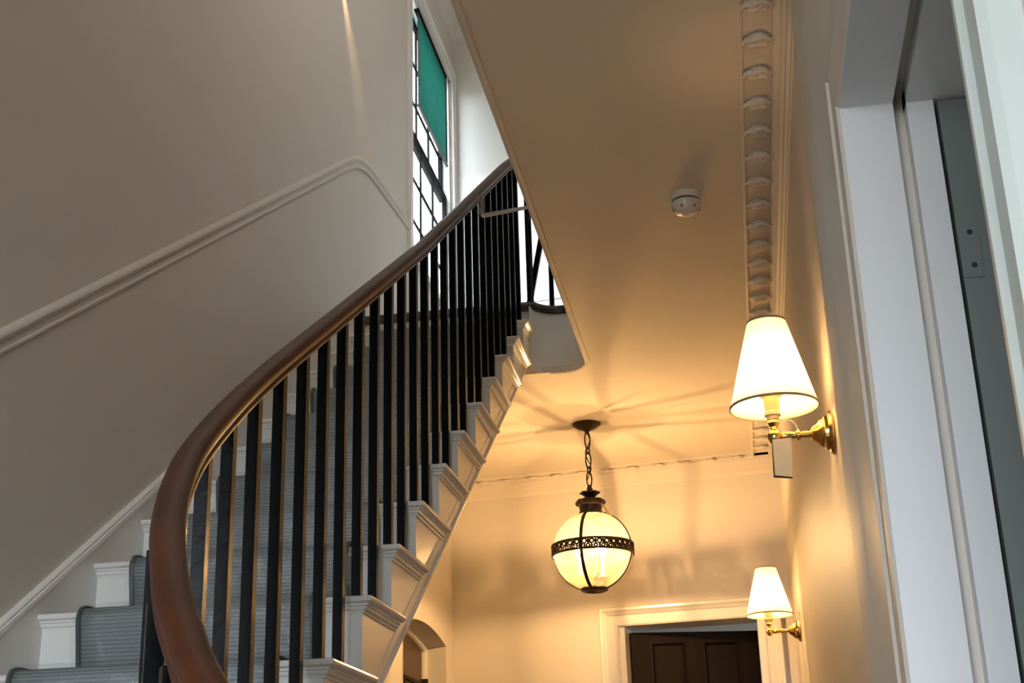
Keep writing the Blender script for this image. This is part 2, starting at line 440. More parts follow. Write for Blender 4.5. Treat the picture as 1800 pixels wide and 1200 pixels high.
def at_s(s):                    # s = arc length from y = 2.71 downwards (negative: up the straight flight)
    q = s+S271
    q = max(0, min(ACC[-1]-1e-6, q))
    lo_, hi_ = 0, len(ACC)-1
    while hi_-lo_ > 1:
        m = (lo_+hi_)//2
        if ACC[m] <= q: lo_ = m
        else: hi_ = m
    t = (q-ACC[lo_])/(ACC[hi_]-ACC[lo_])
    p = CUR[lo_].lerp(CUR[hi_], t); d = (CUR[hi_]-CUR[lo_]).normalized()
    return p, d                 # d points down the stair
def offset_pt(s, o):            # o > 0 towards the hall
    p, d = at_s(s); side = Vector((-d.y, d.x, 0))   # d=(0,-1) -> (1,0)
    return p+side*o
SMAX = ACC[-1]-S271
def rail_h(y):
    if y < 3.7: return 0.708
    if y < 5.3: return 0.708+(y-3.7)/1.6*0.064
    return 0.772
def rail_z(s):
    y = 2.71 - s
    return 0.6348*y-1.3663+rail_h(y) if s < 0 else 0.6348*2.71-1.3663+0.708-0.6348*s

# ------------------------------------------------------------------ staircase
stair = empty('staircase', (-1.2, 2.7, FL), 'white painted open-string staircase climbing along the left wall to the landing', 'staircase')
NOSE = [(-0.03,0.0),(0.022,0.0),(0.028,-0.003),(0.030,-0.009),(0.028,-0.016),(0.023,-0.020),(0.017,-0.021),(0.017,-0.026),(0.012,-0.028),(0.010,-0.036),(0.005,-0.041),(0.004,-0.046),(-0.03,-0.046)]
STR_O = 0.012                   # string face out from the rail line
KLOW = -6
def left_y(k): return (nosing_y(k) if k < 12 else 5.862-0.030)+0.030
def corner_s(k): return 2.71-left_y(k) if k >= 1 else 2.71-left_y(1)+(1-k)*G
ks = list(range(KLOW, 12))
for k in ks:
    z = tread_z(k); s0 = corner_s(k); s1 = corner_s(k+1)
    nseg = 1 if k >= 1 else 5
    side = [offset_pt(s0+(s1-s0)*i/nseg, STR_O) for i in range(nseg+1)]
    yl0, yl1 = left_y(k), left_y(k+1)
    c0, c1 = side[0], side[-1]
    # board
    b = MB()
    pts = [Vector((XL, yl0, z))] + [Vector((p.x, p.y, z)) for p in side] + [Vector((XL, yl1, z))]
    b.prism(pts, (0, 0, -0.027))
    # moulded nosing: along the front, round the corner and along the string
    path = [(XL, yl0, z)] + [(p.x, p.y, z) for p in side]
    last = side[-1]-side[-2]; last.normalize()
    path[-1] = (side[-1].x-last.x*0.006, side[-1].y-last.y*0.006, z)
    path.append((side[-1].x+last.x*0.028, side[-1].y+last.y*0.028, z))
    b.sweep(path, [(a, c*0.78) for a, c in NOSE])
    b.obj('tread', 'white', stair, angle=28)
    # riser under it
    zb = tread_z(k-1) if k > KLOW else FL
    b = MB(); d = (Vector((c0.x, c0.y, 0))-Vector((XL, yl0, 0))).normalized(); nrm = Vector((-d.y, d.x, 0))*0.018
    p0 = Vector((XL, yl0, 0))-nrm*0.12; p1 = Vector((c0.x, c0.y, 0))-nrm*0.12-d*0.0006
    b.hexa([(p0.x,p0.y,zb),(p1.x,p1.y,zb),(p1.x+nrm.x,p1.y+nrm.y,zb),(p0.x+nrm.x,p0.y+nrm.y,zb),
            (p0.x,p0.y,z-0.02),(p1.x,p1.y,z-0.02),(p1.x+nrm.x,p1.y+nrm.y,z-0.02),(p0.x+nrm.x,p0.y+nrm.y,z-0.02)])
    b.obj('riser', 'white', stair, smooth=False)
# top riser to the landing
b = MB(); b.box((XL, 5.859, tread_z(11)), (XS-0.001, 5.88, LAND-0.03)); b.obj('riser', 'white', stair, smooth=False)

# cut outer string: stepped top, straight lower edge, down to the floor round the foot
def bottom_z(s):
    y = 2.71-s
    if s <= 0: zz = 0.377+(y-3.209)*0.655
    else: zz = 0.377+(2.71-3.209)*0.655-0.66*s
    if y > 5.45:
        t = min(1, (y-5.45)/0.35); zz = zz*(1-t*t)+ (HC-0.002)*t*t if False else zz
    return max(FL, min(zz, HC))
samples = []
for k in range(KLOW, 12):
    s0 = corner_s(k); s1 = corner_s(k+1); m = 2 if k >= 1 else 6
    for i in range(m+1):
        s = s0+(s1-s0)*i/m
        samples.append((s, tread_z(k)-0.027))
def string_obj(name, o_out, o_in, mat, samples, parent):
    b = MB(); vs = []; fs = []
    for s, zt in samples:
        po = offset_pt(s, o_out); pi_ = offset_pt(s, o_in); zb = bottom_z(s)
        vs += [(po.x,po.y,zb),(po.x,po.y,zt),(pi_.x,pi_.y,zt),(pi_.x,pi_.y,zb)]
    for i in range(len(samples)-1):
        a = 4*i; c = a+4
        fs += [(a,a+1,c+1,c),(a+1,a+2,c+2,c+1),(a+2,a+3,c+3,c+2),(a+3,a,c,c+3)]
    fs += [(0,3,2,1), tuple(4*(len(samples)-1)+j for j in (0,1,2,3))]
    b.add(vs, fs)
    return b.obj(name, mat, parent, angle=20)
string_obj('outer_string', STR_O, STR_O-0.035, 'white', samples, stair)
# bead along the lower edge of the string
b = MB()
ss = [SMAX*0.55 - i*(SMAX*0.55+2.95)/60 for i in range(61)]
for up_, r in ((0.0, 0.007), (0.045, 0.0018)):
    path = []
    for s in ss:
        p = offset_pt(s, STR_O); zz = bottom_z(s)
        if zz > FL+0.01: path.append((p.x, p.y, zz+up_))
    b.sweep(path, [(0,-r),(r*0.7,-r*0.8),(r,0),(r*0.7,r*0.8),(0,r),(-0.01,0)], N=(0,0,1))
b.obj('string_bead', 'white', stair)
# sloping soffit under the flight
b = MB()
ys = [2.4+i*0.1 for i in range(35)]
for y0, y1 in zip(ys[:-1], ys[1:]):
    z0 = bottom_z(2.71-y0)+0.03; z1 = bottom_z(2.71-y1)+0.03
    b.add([(XL,y0,z0),(XS-0.03,y0,z0),(XS-0.03,y1,z1),(XL,y1,z1)], [(0,1,2,3)])
b.obj('flight_soffit', 'ceil', stair)
# curved fascia closing the end of the well
b = MB(); vs = []; fs = []
fp = [(XS, 5.70, tread_z(11)-0.03), (XS, 5.86-0.02, tread_z(11)-0.03), (XS, 5.861, LAND-0.035)]
NW = 28
pts = []
for y in (5.60, 5.70, 5.7995, 5.80): pts.append((XS+0.001, y, XS+0.001, y, LAND-0.03 if y == 5.80 else tread_z(11)-0.03, bottom_z(2.71-y)))
zs0 = bottom_z(2.71-5.80)
for i in range(1, NW+1):
    a = PI*(1-i/NW); r = WELL_R-0.004; t = min(1, i/(NW*0.62)); e = t*t*(3-2*t)
    pts.append((WELL_C+r*cos(a), WELL_T+r*sin(a), WELL_C+r*cos(a), WELL_T-0.06*e+r*sin(a), LAND-0.03, zs0+(HC-zs0)*e))
for yy in (5.6, 5.0, 3.0, 1.0, -1.0, YB+0.01): pts.append((WELL_C+WELL_R-0.004, yy, WELL_C+WELL_R-0.004, yy, LAND-0.03, HC))
for xt, yt, xb, yb, zt, zb in pts: vs += [(xb, yb, zb), (xt, yt, zt)]
n = len(pts)
fs = [(2*i, 2*i+2, 2*i+3, 2*i+1) for i in range(n-1)]
b.add(vs, fs)
fas = b.obj('well_fascia', 'white', stair, angle=30)
# dark edge of the landing and gallery floor
b = MB()
path = [(XL, 5.85, LAND), (XS+0.005, 5.85, LAND)] + [(x, y, LAND) for x, y in arc(WELL_C, WELL_T, WELL_R, PI*0.86, 0, 22)] + [(WELL_C+WELL_R, YB, LAND)]
b.sweep(path, [(-0.06,0.004),(0.014,0.004),(0.022,-0.008),(0.022,-0.022),(0.014,-0.034),(-0.06,-0.034)])
b.obj('landing_nosing', 'nosing', stair)

# wall string (skirting up the stair)
def skirt_z(y): return 0.53+0.66*(y-2.91)
b = MB()
y0, y1 = 0.6, 5.66
b.prism([(XL, y0, max(FL, skirt_z(y0)-0.6)), (XL, y1, skirt_z(y1)-0.6), (XL, y1, skirt_z(y1)), (XL, y0, skirt_z(y0))], (0.018, 0, 0))
b.sweep([(XL+0.0, y0, skirt_z(y0)), (XL, y1, skirt_z(y1))], [(0.010,-0.022),(0.019,-0.022),(0.022,-0.015),(0.021,-0.008),(0.014,-0.002),(0.006,0.003),(0,0.005)])
b.obj('wall_string', 'white', stair, angle=30)

# ------------------------------------------------------------------ carpet runner and clear film over it
CX0, CX1 = 0.163, 0.868         # share of the tread width from wall to string
def runner(o, x0, x1, ncol, wob=0.0, kmax=11):
    rows = []                   # each row: list of points across
    def line(k, back, z):       # points on tread k, 'back' behind the riser face (negative: out in front)
        s0 = corner_s(k)-back; yl = left_y(k)+back
        c = offset_pt(s0, STR_O)
        return (Vector((XL, yl, z)), Vector((c.x, c.y, z)))
    acc = []
    for k in range(KLOW, kmax+1):
        z = tread_z(k); zb = tread_z(k-1) if k > KLOW else FL
        for back, zz in ((-0.012-o, zb+o+0.002), (-0.016-o, zb+0.03), (-0.026-o, zb+0.09), (-0.034-o, z-0.040), (-0.036-o, z-0.022), (-0.034-o, z-0.010), (-0.026-o*0.8, z+o*0.3), (-0.014-o*0.4, z+o*0.85), (0.0, z+o), (0.06, z+o), (0.16, z+o), (G-0.035-o, z+o)):
            acc.append(line(k, back, zz))
    vs = []; fs = []; uvs = []
    run = 0.0; prev = None
    for r, (a, c) in enumerate(acc):
        if prev is not None: run += ((a+c)/2-prev).length
        prev = (a+c)/2
        for i in range(ncol+1):
            t = x0+(x1-x0)*i/ncol
            p = a.lerp(c, t)
            if wob: p = p+Vector((0, -abs(random.gauss(0, wob)), abs(random.gauss(0, wob))))
            vs.append(p); uvs.append(((t)*0.79, run))
    nc = ncol+1
    for r in range(len(acc)-1):
        for i in range(ncol): fs.append((r*nc+i, r*nc+i+1, (r+1)*nc+i+1, (r+1)*nc+i))
    return vs, fs, uvs, acc
def runner_mesh(name, mat, vs, fs, uvs, thick):
    me = bpy.data.meshes.new(name)
    me.from_pydata([(p.x, p.y, p.z+EYE) for p in vs], [], fs)
    me.materials.append(M[mat])
    ul = me.uv_layers.new(name='UVMap')
    for l in me.loops: ul.data[l.index].uv = uvs[l.vertex_index]
    me.shade_smooth(); me.set_sharp_from_angle(angle=math.radians(50))
    return me
vs, fs, uvs, acc = runner(0.010, CX0, CX1, 6)
run = link('stair_runner', runner_mesh('stair_runner', 'carpet', vs, fs, uvs, 0.01))
tag(run, 'ribbed blue-grey carpet runner fitted up the middle of the stairs', 'carpet')
so = run.modifiers.new('thickness', 'SOLIDIFY'); so.thickness = 0.009; so.offset = -1
b = MB()
for x in (CX0, CX1):
    path = [a.lerp(c, x) for a, c in acc]
    b.tube([(p.x, p.y, p.z) for p in path], 0.007, 6)
be = b.obj('edge_binding', 'binding', None); be.parent = run
vs, fs, uvs, acc = runner(0.018, CX0-0.02, CX1+0.03, 26, 0.0022)
film = link('protective_film', runner_mesh('protective_film', 'film', vs, fs, uvs, 0))
tag(film, 'wrinkled clear plastic film laid over the grey stair carpet', 'plastic film')

# ------------------------------------------------------------------ balustrade
bal = empty('balustrade', (-0.6, 1.4, FL), 'curving mahogany handrail on square black balusters along the open side of the stairs', 'balustrade')
RP = [(-0.024,-0.030),(0.024,-0.030),(0.029,-0.026),(0.030,-0.017),(0.026,-0.010),(0.030,-0.002),(0.033,0.010),(0.030,0.021),(0.020,0.030),(0.0,0.034),(-0.020,0.030),(-0.030,0.021),(-0.033,0.010),(-0.030,-0.002),(-0.026,-0.010),(-0.030,-0.017),(-0.029,-0.026)]
path = []
s = SMAX
# volute at the foot
tip, dtip = at_s(SMAX)
vol = []
for i in range(26, 0, -1):
    a = i/26*2*PI*0.95; r = 0.15*(1-0.55*i/26)
    vol.append(Vector((tip.x+0.02 + r*sin(a)*1.0, tip.y-0.15+ r*cos(a), rail_z(SMAX))))
path += vol
while s > -2.9:
    p, d = at_s(s); path.append(Vector((p.x, p.y, rail_z(s)))); s -= 0.04
zr = rail_z(-2.95)
for t in range(1, 7):           # easing up to the level rail round the well
    y = 5.61+0.21*t/6; path.append(Vector((-0.862, y, min(LAND+0.84, zr+0.6348*(y-5.66)))))
zt = LAND+0.84
zz = path[-1].z
for i, (x, y) in enumerate(arc(WELL_C, WELL_T, 0.142, PI, 0, 20)[1:]):
    path.append(Vector((x, y, zz+(zt-zz)*min(1, (i+1)/12))))
path.append(Vector((WELL_C+0.142, 4.0, zt))); path.append(Vector((WELL_C+0.142, YB+0.02, zt)))
RP = [(a*0.70, c*0.74) for a, c in RP]
b = MB(); b.sweep(path, RP); b.obj('handrail', 'mahogany', bal, angle=50)

bb = MB(); h = 0.011
bb.box((-h,-h,0), (h,h,1)); bar_me = bb.mesh('baluster', 'black', smooth=False, lift=False)
def baluster(x, y, z0, z1, ang=0.0):
    o = bpy.data.objects.new('baluster', bar_me); C.objects.link(o)
    o.parent = bal; o.matrix_parent_inverse = Matrix.Translation(-Vector(bal.location))
    o.location = (x, y, z0+EYE); o.scale = (1, 1, z1-z0); o.rotation_euler = (0, 0, ang)
    return o
for i in range(-13, 22):
    for s in (-0.10-0.1431*i,):
        k = max(q for q in range(KLOW, 12) if corner_s(q)-0.012 > s or q == KLOW)
        if s < -3.05: continue
        p, d = at_s(s); ang = math.atan2(d.y, d.x)+PI/2
        p = offset_pt(s, -0.014)
        baluster(p.x, p.y, tread_z(k)-0.01, rail_z(s)-0.022, ang)
for i in range(4):
    a = PI*(1-(0.16+0.25*i)); baluster(WELL_C+0.148*cos(a), WELL_T+0.148*sin(a), LAND-0.01, zt-0.02 if i else zt-0.12, a)
y = WELL_T-0.12
while y > YB: baluster(WELL_C+0.148, y, LAND-0.01, zt-0.025); y -= 0.143
# slanted iron stay at the head of the flight
b = MB()
p0 = Vector((-0.862, 5.90, 2.36)); p1 = Vector((-0.772, 5.90, 2.80)); dx = Vector((0.012,0,-0.002)); dy = Vector((0,0.011,0))
b.hexa([p0-dx-dy, p0+dx-dy, p0+dx+dy, p0-dx+dy, p1-dx-dy, p1+dx-dy, p1+dx+dy, p1-dx+dy])
tag(b.obj('slanted_stay', 'black', bal, smooth=False), 'slanted black iron bar')

# pale rod tied across the upper balusters
b = MB()
xr = -0.845
b.tube([(xr, 4.63, 2.31), (xr, 4.628, 2.262), (xr, 4.64, 2.246), (xr, 4.67, 2.252), (xr, 5.2, 2.515), (xr, 5.83, 2.83)], 0.0085, 8)
tag(b.obj('pale_rod', 'rod'), 'thin pale rod hooked across the upper black balusters under the handrail', 'rod')

# ------------------------------------------------------------------ dado rail on the stair wall
DPS = 0.7
DP = [(0,-0.034),(0.007,-0.034),(0.012,-0.030),(0.012,-0.024),(0.007,-0.019),(0.007,-0.006),(0.012,0.0),(0.018,0.006),(0.020,0.014),(0.016,0.022),(0.009,0.026),(0.004,0.030),(0,0.034)]
path = []
y = 0.6
while y < 5.45: path.append((XL, y, 1.138+0.672*(y-2.77))); y += 0.3
for y, z in ((5.45,2.939),(5.60,3.036),(5.70,3.092),(5.78,3.127),(5.86,3.152),(5.95,3.170),(6.05,3.183),(6.2,3.196),(6.5,3.222),(6.78,3.246)): path.append((XL, y, z))
DP = [(a*DPS, c) for a, c in DP]
b = MB(); b.sweep(path, DP, N=(0,0,1))
structure(b.obj('trim_1', 'wall', angle=30))
# dado on the upper end wall
b = MB(); b.sweep([ufar(-1.63,0,3.27), ufar(0.24,0,3.27)], [(a, c*1.4) for a, c in DP]); structure(b.obj('trim_6', 'wall', angle=30))

# ------------------------------------------------------------------ landing window with its blind
win = structure(empty('window_1', (XL, 7.41, WZ0)))
b = MB()                        # box frame and linings
b.box((-1.80, WY0, WZ0), (-1.652, WY0+0.03, WZ1)); b.box((-1.80, WY1-0.03, WZ0), (-1.652, WY1, WZ1))
b.box((-1.80, WY0, WZ1-0.03), (-1.652, WY1, WZ1)); b.box((-1.80, WY0, WZ0), (-1.62, WY1, WZ0+0.035))
b.obj('frame', 'jamb', win, smooth=False)
b = MB()                        # architrave down both sides
AP = [(0,0),(0,0.014),(0.012,0.018),(0.02,0.014),(0.085,0.014),(0.09,0.024),(0.105,0.024),(0.11,0)]
b.sweep([(XL, WY0-0.03, LAND), (XL, WY0-0.03, WZ1+0.01), (XL, WY1+0.01, WZ1+0.01), (XL, WY1+0.01, LAND)], [(-a*0.8, c*0.8) for a, c in AP], N=(1,0,0))
b.obj('architrave', 'white', win, angle=30)
def sash(name, xg, z0, z1, rows):
    fr = MB(); st = 0.035; y0, y1 = WY0+0.03, WY1-0.03
    fr.box((xg-0.011, y0, z0), (xg+0.011, y0+st, z1)); fr.box((xg-0.011, y1-st, z0), (xg+0.011, y1, z1))
    fr.box((xg-0.011, y0+st, z0), (xg+0.011, y1-st, z0+0.034)); fr.box((xg-0.011, y0+st, z1-0.034), (xg+0.011, y1-st, z1))
    f = fr.obj(name, 'sash', win, smooth=False)
    yi0, yi1, zi0, zi1 = y0+st, y1-st, z0+0.034, z1-0.034
    gw = 0.015
    for c in range(1, 3):
        yc = yi0+(yi1-yi0)*c/3
        q = MB(); q.box((xg-0.006, yc-gw/2, zi0), (xg+0.006, yc+gw/2, zi1)); o = q.obj('glazing_bar', 'sash', None, smooth=False); o.parent = f
        o.matrix_parent_inverse = Matrix()
    for r in range(1, rows):
        zc = zi0+(zi1-zi0)*r/rows
        q = MB(); q.box((xg-0.0055, yi0, zc-gw/2), (xg+0.0055, yi1, zc+gw/2)); o = q.obj('glazing_bar', 'sash', None, smooth=False); o.parent = f
    for c in range(3):
        for r in range(rows):
            ya = yi0+(yi1-yi0)*c/3; yb = yi0+(yi1-yi0)*(c+1)/3; za = zi0+(zi1-zi0)*r/rows; zb2 = zi0+(zi1-zi0)*(r+1)/rows
            q = MB(); q.box((xg-0.002, ya, za), (xg+0.002, yb, zb2)); o = q.obj('pane', 'pane', None, smooth=False); o.parent = f
sash('lower_sash', -1.685, WZ0+0.035, 3.985, 3)
sash('upper_sash', -1.709, 3.945, WZ1-0.03, 3)

bl = empty('roller_blind', (-1.655, 7.43, 4.80), 'green roller blind half drawn over the tall landing window', 'blind')
b = MB(); n = 10
vs = []; fs = []
for i in range(n+1):
    for j in range(2):
        y = 7.06+(7.84-7.06)*i/n; vs.append((-1.648+0.003*sin(i*1.7)*(1-j), y, 4.165 if j == 0 else 4.80))
for i in range(n): fs.append((2*i, 2*i+2, 2*i+3, 2*i+1))
b.add(vs, fs); cl = b.obj('cloth', 'blind', bl, angle=60, fix=False)
so = cl.modifiers.new('thickness', 'SOLIDIFY'); so.thickness = 0.002
b = MB(); b.lathe([(0,-0.40),(0.016,-0.40),(0.016,0.40),(0,0.40)], (-1.655, 7.44, 4.812), 16, 'y'); b.obj('roller', 'sash', bl)
b = MB(); b.box((-1.655, 7.05, 4.152), (-1.641, 7.85, 4.168)); b.obj('bottom_bar', 'nosing', bl, smooth=False)
for ya, yb in ((7.052, 7.064), (7.836, 7.848)):
    b = MB(); b.box((-1.652, ya, 4.16), (-1.644, yb, 4.80)); b.obj('side_hem', 'nosing', bl, smooth=False)

# ------------------------------------------------------------------ arched recess door on the left under the landing
d2 = structure(empty('door_2', (-1.746, 7.1, FL)))
b = MB()
b.prism([(-1.80, AY0, FL), (-1.80, AY1, FL)] + [(-1.80, AY0+(AY1-AY0)*(1-i/14), arch_z(1-i/14)+0.0) for i in range(15)], (0.03, 0, 0))
b.obj('door_leaf', 'mid_brown', d2, smooth=False)
b = MB(); fr = []
for i in range(15):
    t = 1-i/14; fr.append((-1.77, AY0+0.0+(AY1-AY0)*t, arch_z(t)))
path = [(-1.77, AY1, FL)] + fr + [(-1.77, AY0, FL)]
b.sweep(path, [(0,0),(0,0.024),(-0.028,0.024),(-0.034,0.012),(-0.034,0)] , N=(1,0,0))
b.obj('door_frame', 'white', d2)
yc = (AY0+AY1)/2
for j, ya in enumerate((AY0+0.10, yc+0.04)):
    yb = ya+0.36 if j == 0 else AY1-0.12
    b = MB()
    for za, zb in ((-0.1, 0.86), (-0.95, -0.22)):
        b.sweep([(-1.77, ya, za), (-1.77, yb, za), (-1.77, yb, zb+0.04*(1 if j == 0 else 0)), (-1.77, ya, zb)], [(0,0),(0,0.014),(0.012,0.014),(0.022,0.004),(0.022,0)], N=(1,0,0), loop=True)
    b.obj('panel_moulding', 'brown_door', d2)
b = MB(); b.box((-1.77, AY1-0.055, 0.70), (-1.735, AY1-0.028, 0.90)); b.obj('lock', 'dark', d2, smooth=False)

# ------------------------------------------------------------------ end-wall door
d1 = structure(empty('door_1', far(1.36, 0, FL)))
ARC = [(0,0),(0,0.018),(0.010,0.024),(0.022,0.018),(0.030,0.020),(0.068,0.024),(0.076,0.034),(0.090,0.040),(0.100,0.050),(0.116,0.050),(0.122,0.036),(0.122,0)]
nv = Vector(far(0,1,0))-Vector(far(0,0,0))
b = MB(); b.sweep([far(U0-0.012,0,FL), far(U0-0.012,0,DFZ-0.012), far(U1+0.012,0,DFZ-0.012), far(U1+0.012,0,FL)], [(-a*0.84, c) for a, c in ARC], N=nv)
b.obj('architrave', 'white', d1, angle=25)
b = MB(); fbox(b, U0-0.012, U0+0.018, FL, DFZ, -0.20, 0.001); fbox(b, U1-0.018, U1+0.012, FL, DFZ, -0.20, 0.001); fbox(b, U0-0.012, U1+0.012, DFZ-0.012, DFZ+0.02, -0.20, 0.001)
b.obj('door_lining', 'jamb', d1, smooth=False)
# leaf, hinged on the left, standing ajar into the next room
HG = Vector(far(U0+0.022, -0.12, 0)); la = math.radians(14.0)
def leaf(u, d, z): return (HG.x+u*cos(la)+d*sin(la), HG.y+u*sin(la)-d*cos(la), z)
def lbox(b, u0, u1, z0, z1, d0, d1):
    b.hexa([leaf(u0,d1,z0), leaf(u1,d1,z0), leaf(u1,d0,z0), leaf(u0,d0,z0), leaf(u0,d1,z1), leaf(u1,d1,z1), leaf(u1,d0,z1), leaf(u0,d0,z1)])
LW, LZ = 0.715, 1.122
b = MB()
lbox(b, 0, 0.11, FL+0.01, LZ, -0.02, 0.02); lbox(b, LW-0.11, LW, FL+0.01, LZ, -0.02, 0.02); lbox(b, 0.305, 0.405, FL+0.01, LZ, -0.02, 0.02)
for z0, z1 in ((LZ-0.055, LZ), (0.05, 0.20), (-0.35, -0.15), (FL+0.01, FL+0.22)):
    lbox(b, 0.11, 0.305, z0, z1, -0.02, 0.02); lbox(b, 0.405, LW-0.11, z0, z1, -0.02, 0.02)
dl = b.obj('door_leaf', 'brown_door', d1, smooth=False)
for u0, u1 in ((0.11, 0.305), (0.405, LW-0.11)):
    for z0, z1 in ((0.20, LZ-0.055), (-0.15, 0.05), (FL+0.22, -0.35)):
        q = MB(); lbox(q, u0, u1, z0, z1, -0.008, 0.006)
        e = 0.03; lbox(q, u0+e, u1-e, z0+e, z1-e, -0.012, 0.010)
        o = q.obj('door_panel', 'brown_door', None, smooth=False); o.parent = dl
        dn = Vector(leaf(0,1,0))-Vector(leaf(0,0,0))
        q = MB(); q.sweep([leaf(u0,0.006,z0), leaf(u1,0.006,z0), leaf(u1,0.006,z1), leaf(u0,0.006,z1)], [(0,0),(0,0.016),(-0.006,0.018),(-0.016,0.006),(-0.018,0)], N=dn, loop=True)
        o = q.obj('panel_moulding', 'brown_door', None); o.parent = dl

# raised strip standing in for the band of shade in the corner by the end door
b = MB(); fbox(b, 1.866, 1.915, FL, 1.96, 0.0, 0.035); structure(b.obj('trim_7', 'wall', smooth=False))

# ------------------------------------------------------------------ doorway on the right
d3 = structure(empty('door_3', (0.3, 1.55, FL)))
b = MB()                        # moulded architrave round the opening, with a deep outer band
AR3 = [(0,0),(0,0.030),(0.006,0.035),(0.016,0.035),(0.022,0.029),(0.030,0.029),(0.110,0.031),(0.116,0.036),(0.128,0.036),(0.134,0.033),(0.34,0.040),(0.36,0.046),(0.48,0.048),(0.52,0.048),(0.55,0.042),(0.55,0)]
b.sweep([(XR, DY1, FL), (XR, DY1, DZ), (XR, DY0-0.02, DZ)], [(-a, c) for a, c in AR3], N=(-1,0,0))
b.obj('architrave', 'wall_sheen', d3, angle=25)
b = MB()
AN = [(0,0),(0,0.030),(0.010,0.034),(0.020,0.034),(0.028,0.028),(0.070,0.028),(0.080,0.034),(0.092,0.034),(0.098,0.026),(0.098,0)]
b.sweep([(XR, DY0, DZ+0.1), (XR, DY0, FL)], [(-a, c) for a, c in AN], N=(-1,0,0))
b.obj('architrave', 'trim_paint', d3, angle=25)
b = MB()                        # lining, then the planted stop
e = 0.004
b.box((XR-0.03, DY1-e, FL), (0.304, DY1+0.03, DZ+0.02)); b.box((XR-0.03, DY0-0.02, DZ-e), (0.304, DY1+0.03, DZ+0.03))
b.box((XR-0.03, DY0-0.02, FL), (0.304, DY0+e, DZ+0.02))
b.obj('door_lining', 'jamb', d3, smooth=False)
b = MB()
b.box((0.324, DY1-0.008, FL), (0.366, DY1+0.03, DZ+0.02)); b.box((0.324, DY0, DZ-0.008), (0.45, DY1+0.03, DZ+0.03)); b.box((0.324, DY0-0.02, FL), (0.366, DY0+0.008, DZ))
b.obj('door_stop', 'jamb', d3, smooth=False)
b = MB()                        # leaf swung right back into the side room
b.box((0.372, DY1-0.010, FL+0.01), (1.25, DY1+0.030, DZ-0.012))
lf = b.obj('door_leaf', 'grey_door', d3, smooth=False)
for zz in (0.80, -0.60):
    q = MB(); q.box((0.374, DY1-0.0125, zz), (0.402, DY1-0.010, zz+0.10)); o = q.obj('hinge', 'grey_door', None, smooth=False); o.parent = lf
    for z2 in (0.02, 0.075):
        s_ = MB(); s_.lathe([(0,-0.0006),(0.0045,-0.0006),(0.0045,0.001)], (0.390, DY1-0.0125, zz+z2), 10, 'y'); o2 = s_.obj('screw', 'dark', None); o2.parent = lf

# ------------------------------------------------------------------ cornices with their leaf bosses
def boss(w, l, h, lobes=5):
    """scalloped leaf hanging from the ceiling, its rounded face towards -y"""
    b = MB(); nu, nv_ = 20, 5; vs = []; fs = []
    for j in range(nv_+1):
        v = j/nv_
        for i in range(nu+1):
            a = PI*i/nu
            sc = 1-0.13*abs(cos(lobes*a/1.0))**2 if j >= 2 else 1.0
            r = (1-0.30*v**2)*sc
            x = -cos(a)*w/2*r; y = -sin(a)*l*r*(1.0-0.15*v)
            z = -h*(sin(v*PI/2)**0.8)*(0.75+0.25*abs(cos(lobes*a)))
            vs.append((x, y, z))
    for j in range(nv_):
        for i in range(nu): fs.append((j*(nu+1)+i, j*(nu+1)+i+1, (j+1)*(nu+1)+i+1, (j+1)*(nu+1)+i))
    t = len(vs); vs.append((0, -l*0.30, -h*1.12))
    for i in range(nu): fs.append((nv_*(nu+1)+i, nv_*(nu+1)+i+1, t))
    # tail sweeping back up to the ceiling
    t2 = len(vs); vs += [(-w*0.30, l*0.62, -0.002), (0, l*0.95, -0.001), (w*0.30, l*0.62, -0.002)]
    e0 = nv_*(nu+1); e1 = e0+nu
    fs += [(e0, t, t2), (t2, t, t2+1), (t2+1, t, t2+2), (t2+2, t, e1)]
    b.add(vs, fs)
    return b
c2 = structure(empty('trim_2', (0.2, 4.0, HC)))
b = MB()
CP = [(0.140,0.004),(0.140,-0.004),(0.136,-0.008),(0.130,-0.008),(0.126,-0.002),(0.050,-0.002),(0.048,-0.010),(0.030,-0.014),(0.026,-0.024),(0.018,-0.030),(0.014,-0.046),(0.006,-0.052),(0.004,-0.066),(0,-0.07),(0,0.01),(0.140,0.01)]
b.sweep([(XR, 7.62, HC), (XR, YB, HC)], CP)
b.obj('moulding', 'plaster', c2, angle=30)
lb = boss(0.064, 0.036, 0.024, 3)
hood = []
for i in range(25):
    a = PI*i/24; r = 0.92+0.20*abs(sin(2.5*a+0.2)); hood.append((-cos(a)*0.038*r, -sin(a)*0.046*r+0.006, -0.010-0.010*sin(a)))
lb.tube(hood, [0.0035+0.0045*sin(PI*i/24) for i in range(25)], 6)
leaf_me = lb.mesh('acanthus_leaf', 'plaster', lift=False, fix=False, angle=40)
def put_leaf(parent, x, y, rz, sc=1.0):
    o = bpy.data.objects.new('acanthus_leaf', leaf_me); C.objects.link(o)
    o.parent = parent; o.matrix_parent_inverse = Matrix.Translation(-Vector(parent.location))
    o.location = (x, y, HC+EYE); o.rotation_euler = (0, 0, rz); o.scale = (sc, sc, sc)
y = 3.272-0.17*3
while y < 7.45: put_leaf(c2, 0.162, y+0.01, 0); y += 0.1701
c3 = structure(empty('trim_3', far(0.9, 0.05, HC)))
b = MB()
CF = [(0.118,0.004),(0.118,-0.003),(0.114,-0.006),(0.108,-0.006),(0.104,-0.002),(0.040,-0.002),(0.036,-0.012),(0.022,-0.016),(0.018,-0.034),(0.012,-0.060),(0.010,-0.080),(0.004,-0.088),(0,-0.096),(0,0.01),(0.118,0.01)]
b.sweep([far(0,0,HC), far(1.9,0,HC)], CF)
b.obj('moulding', 'plaster', c3, angle=30)
u = 0.07
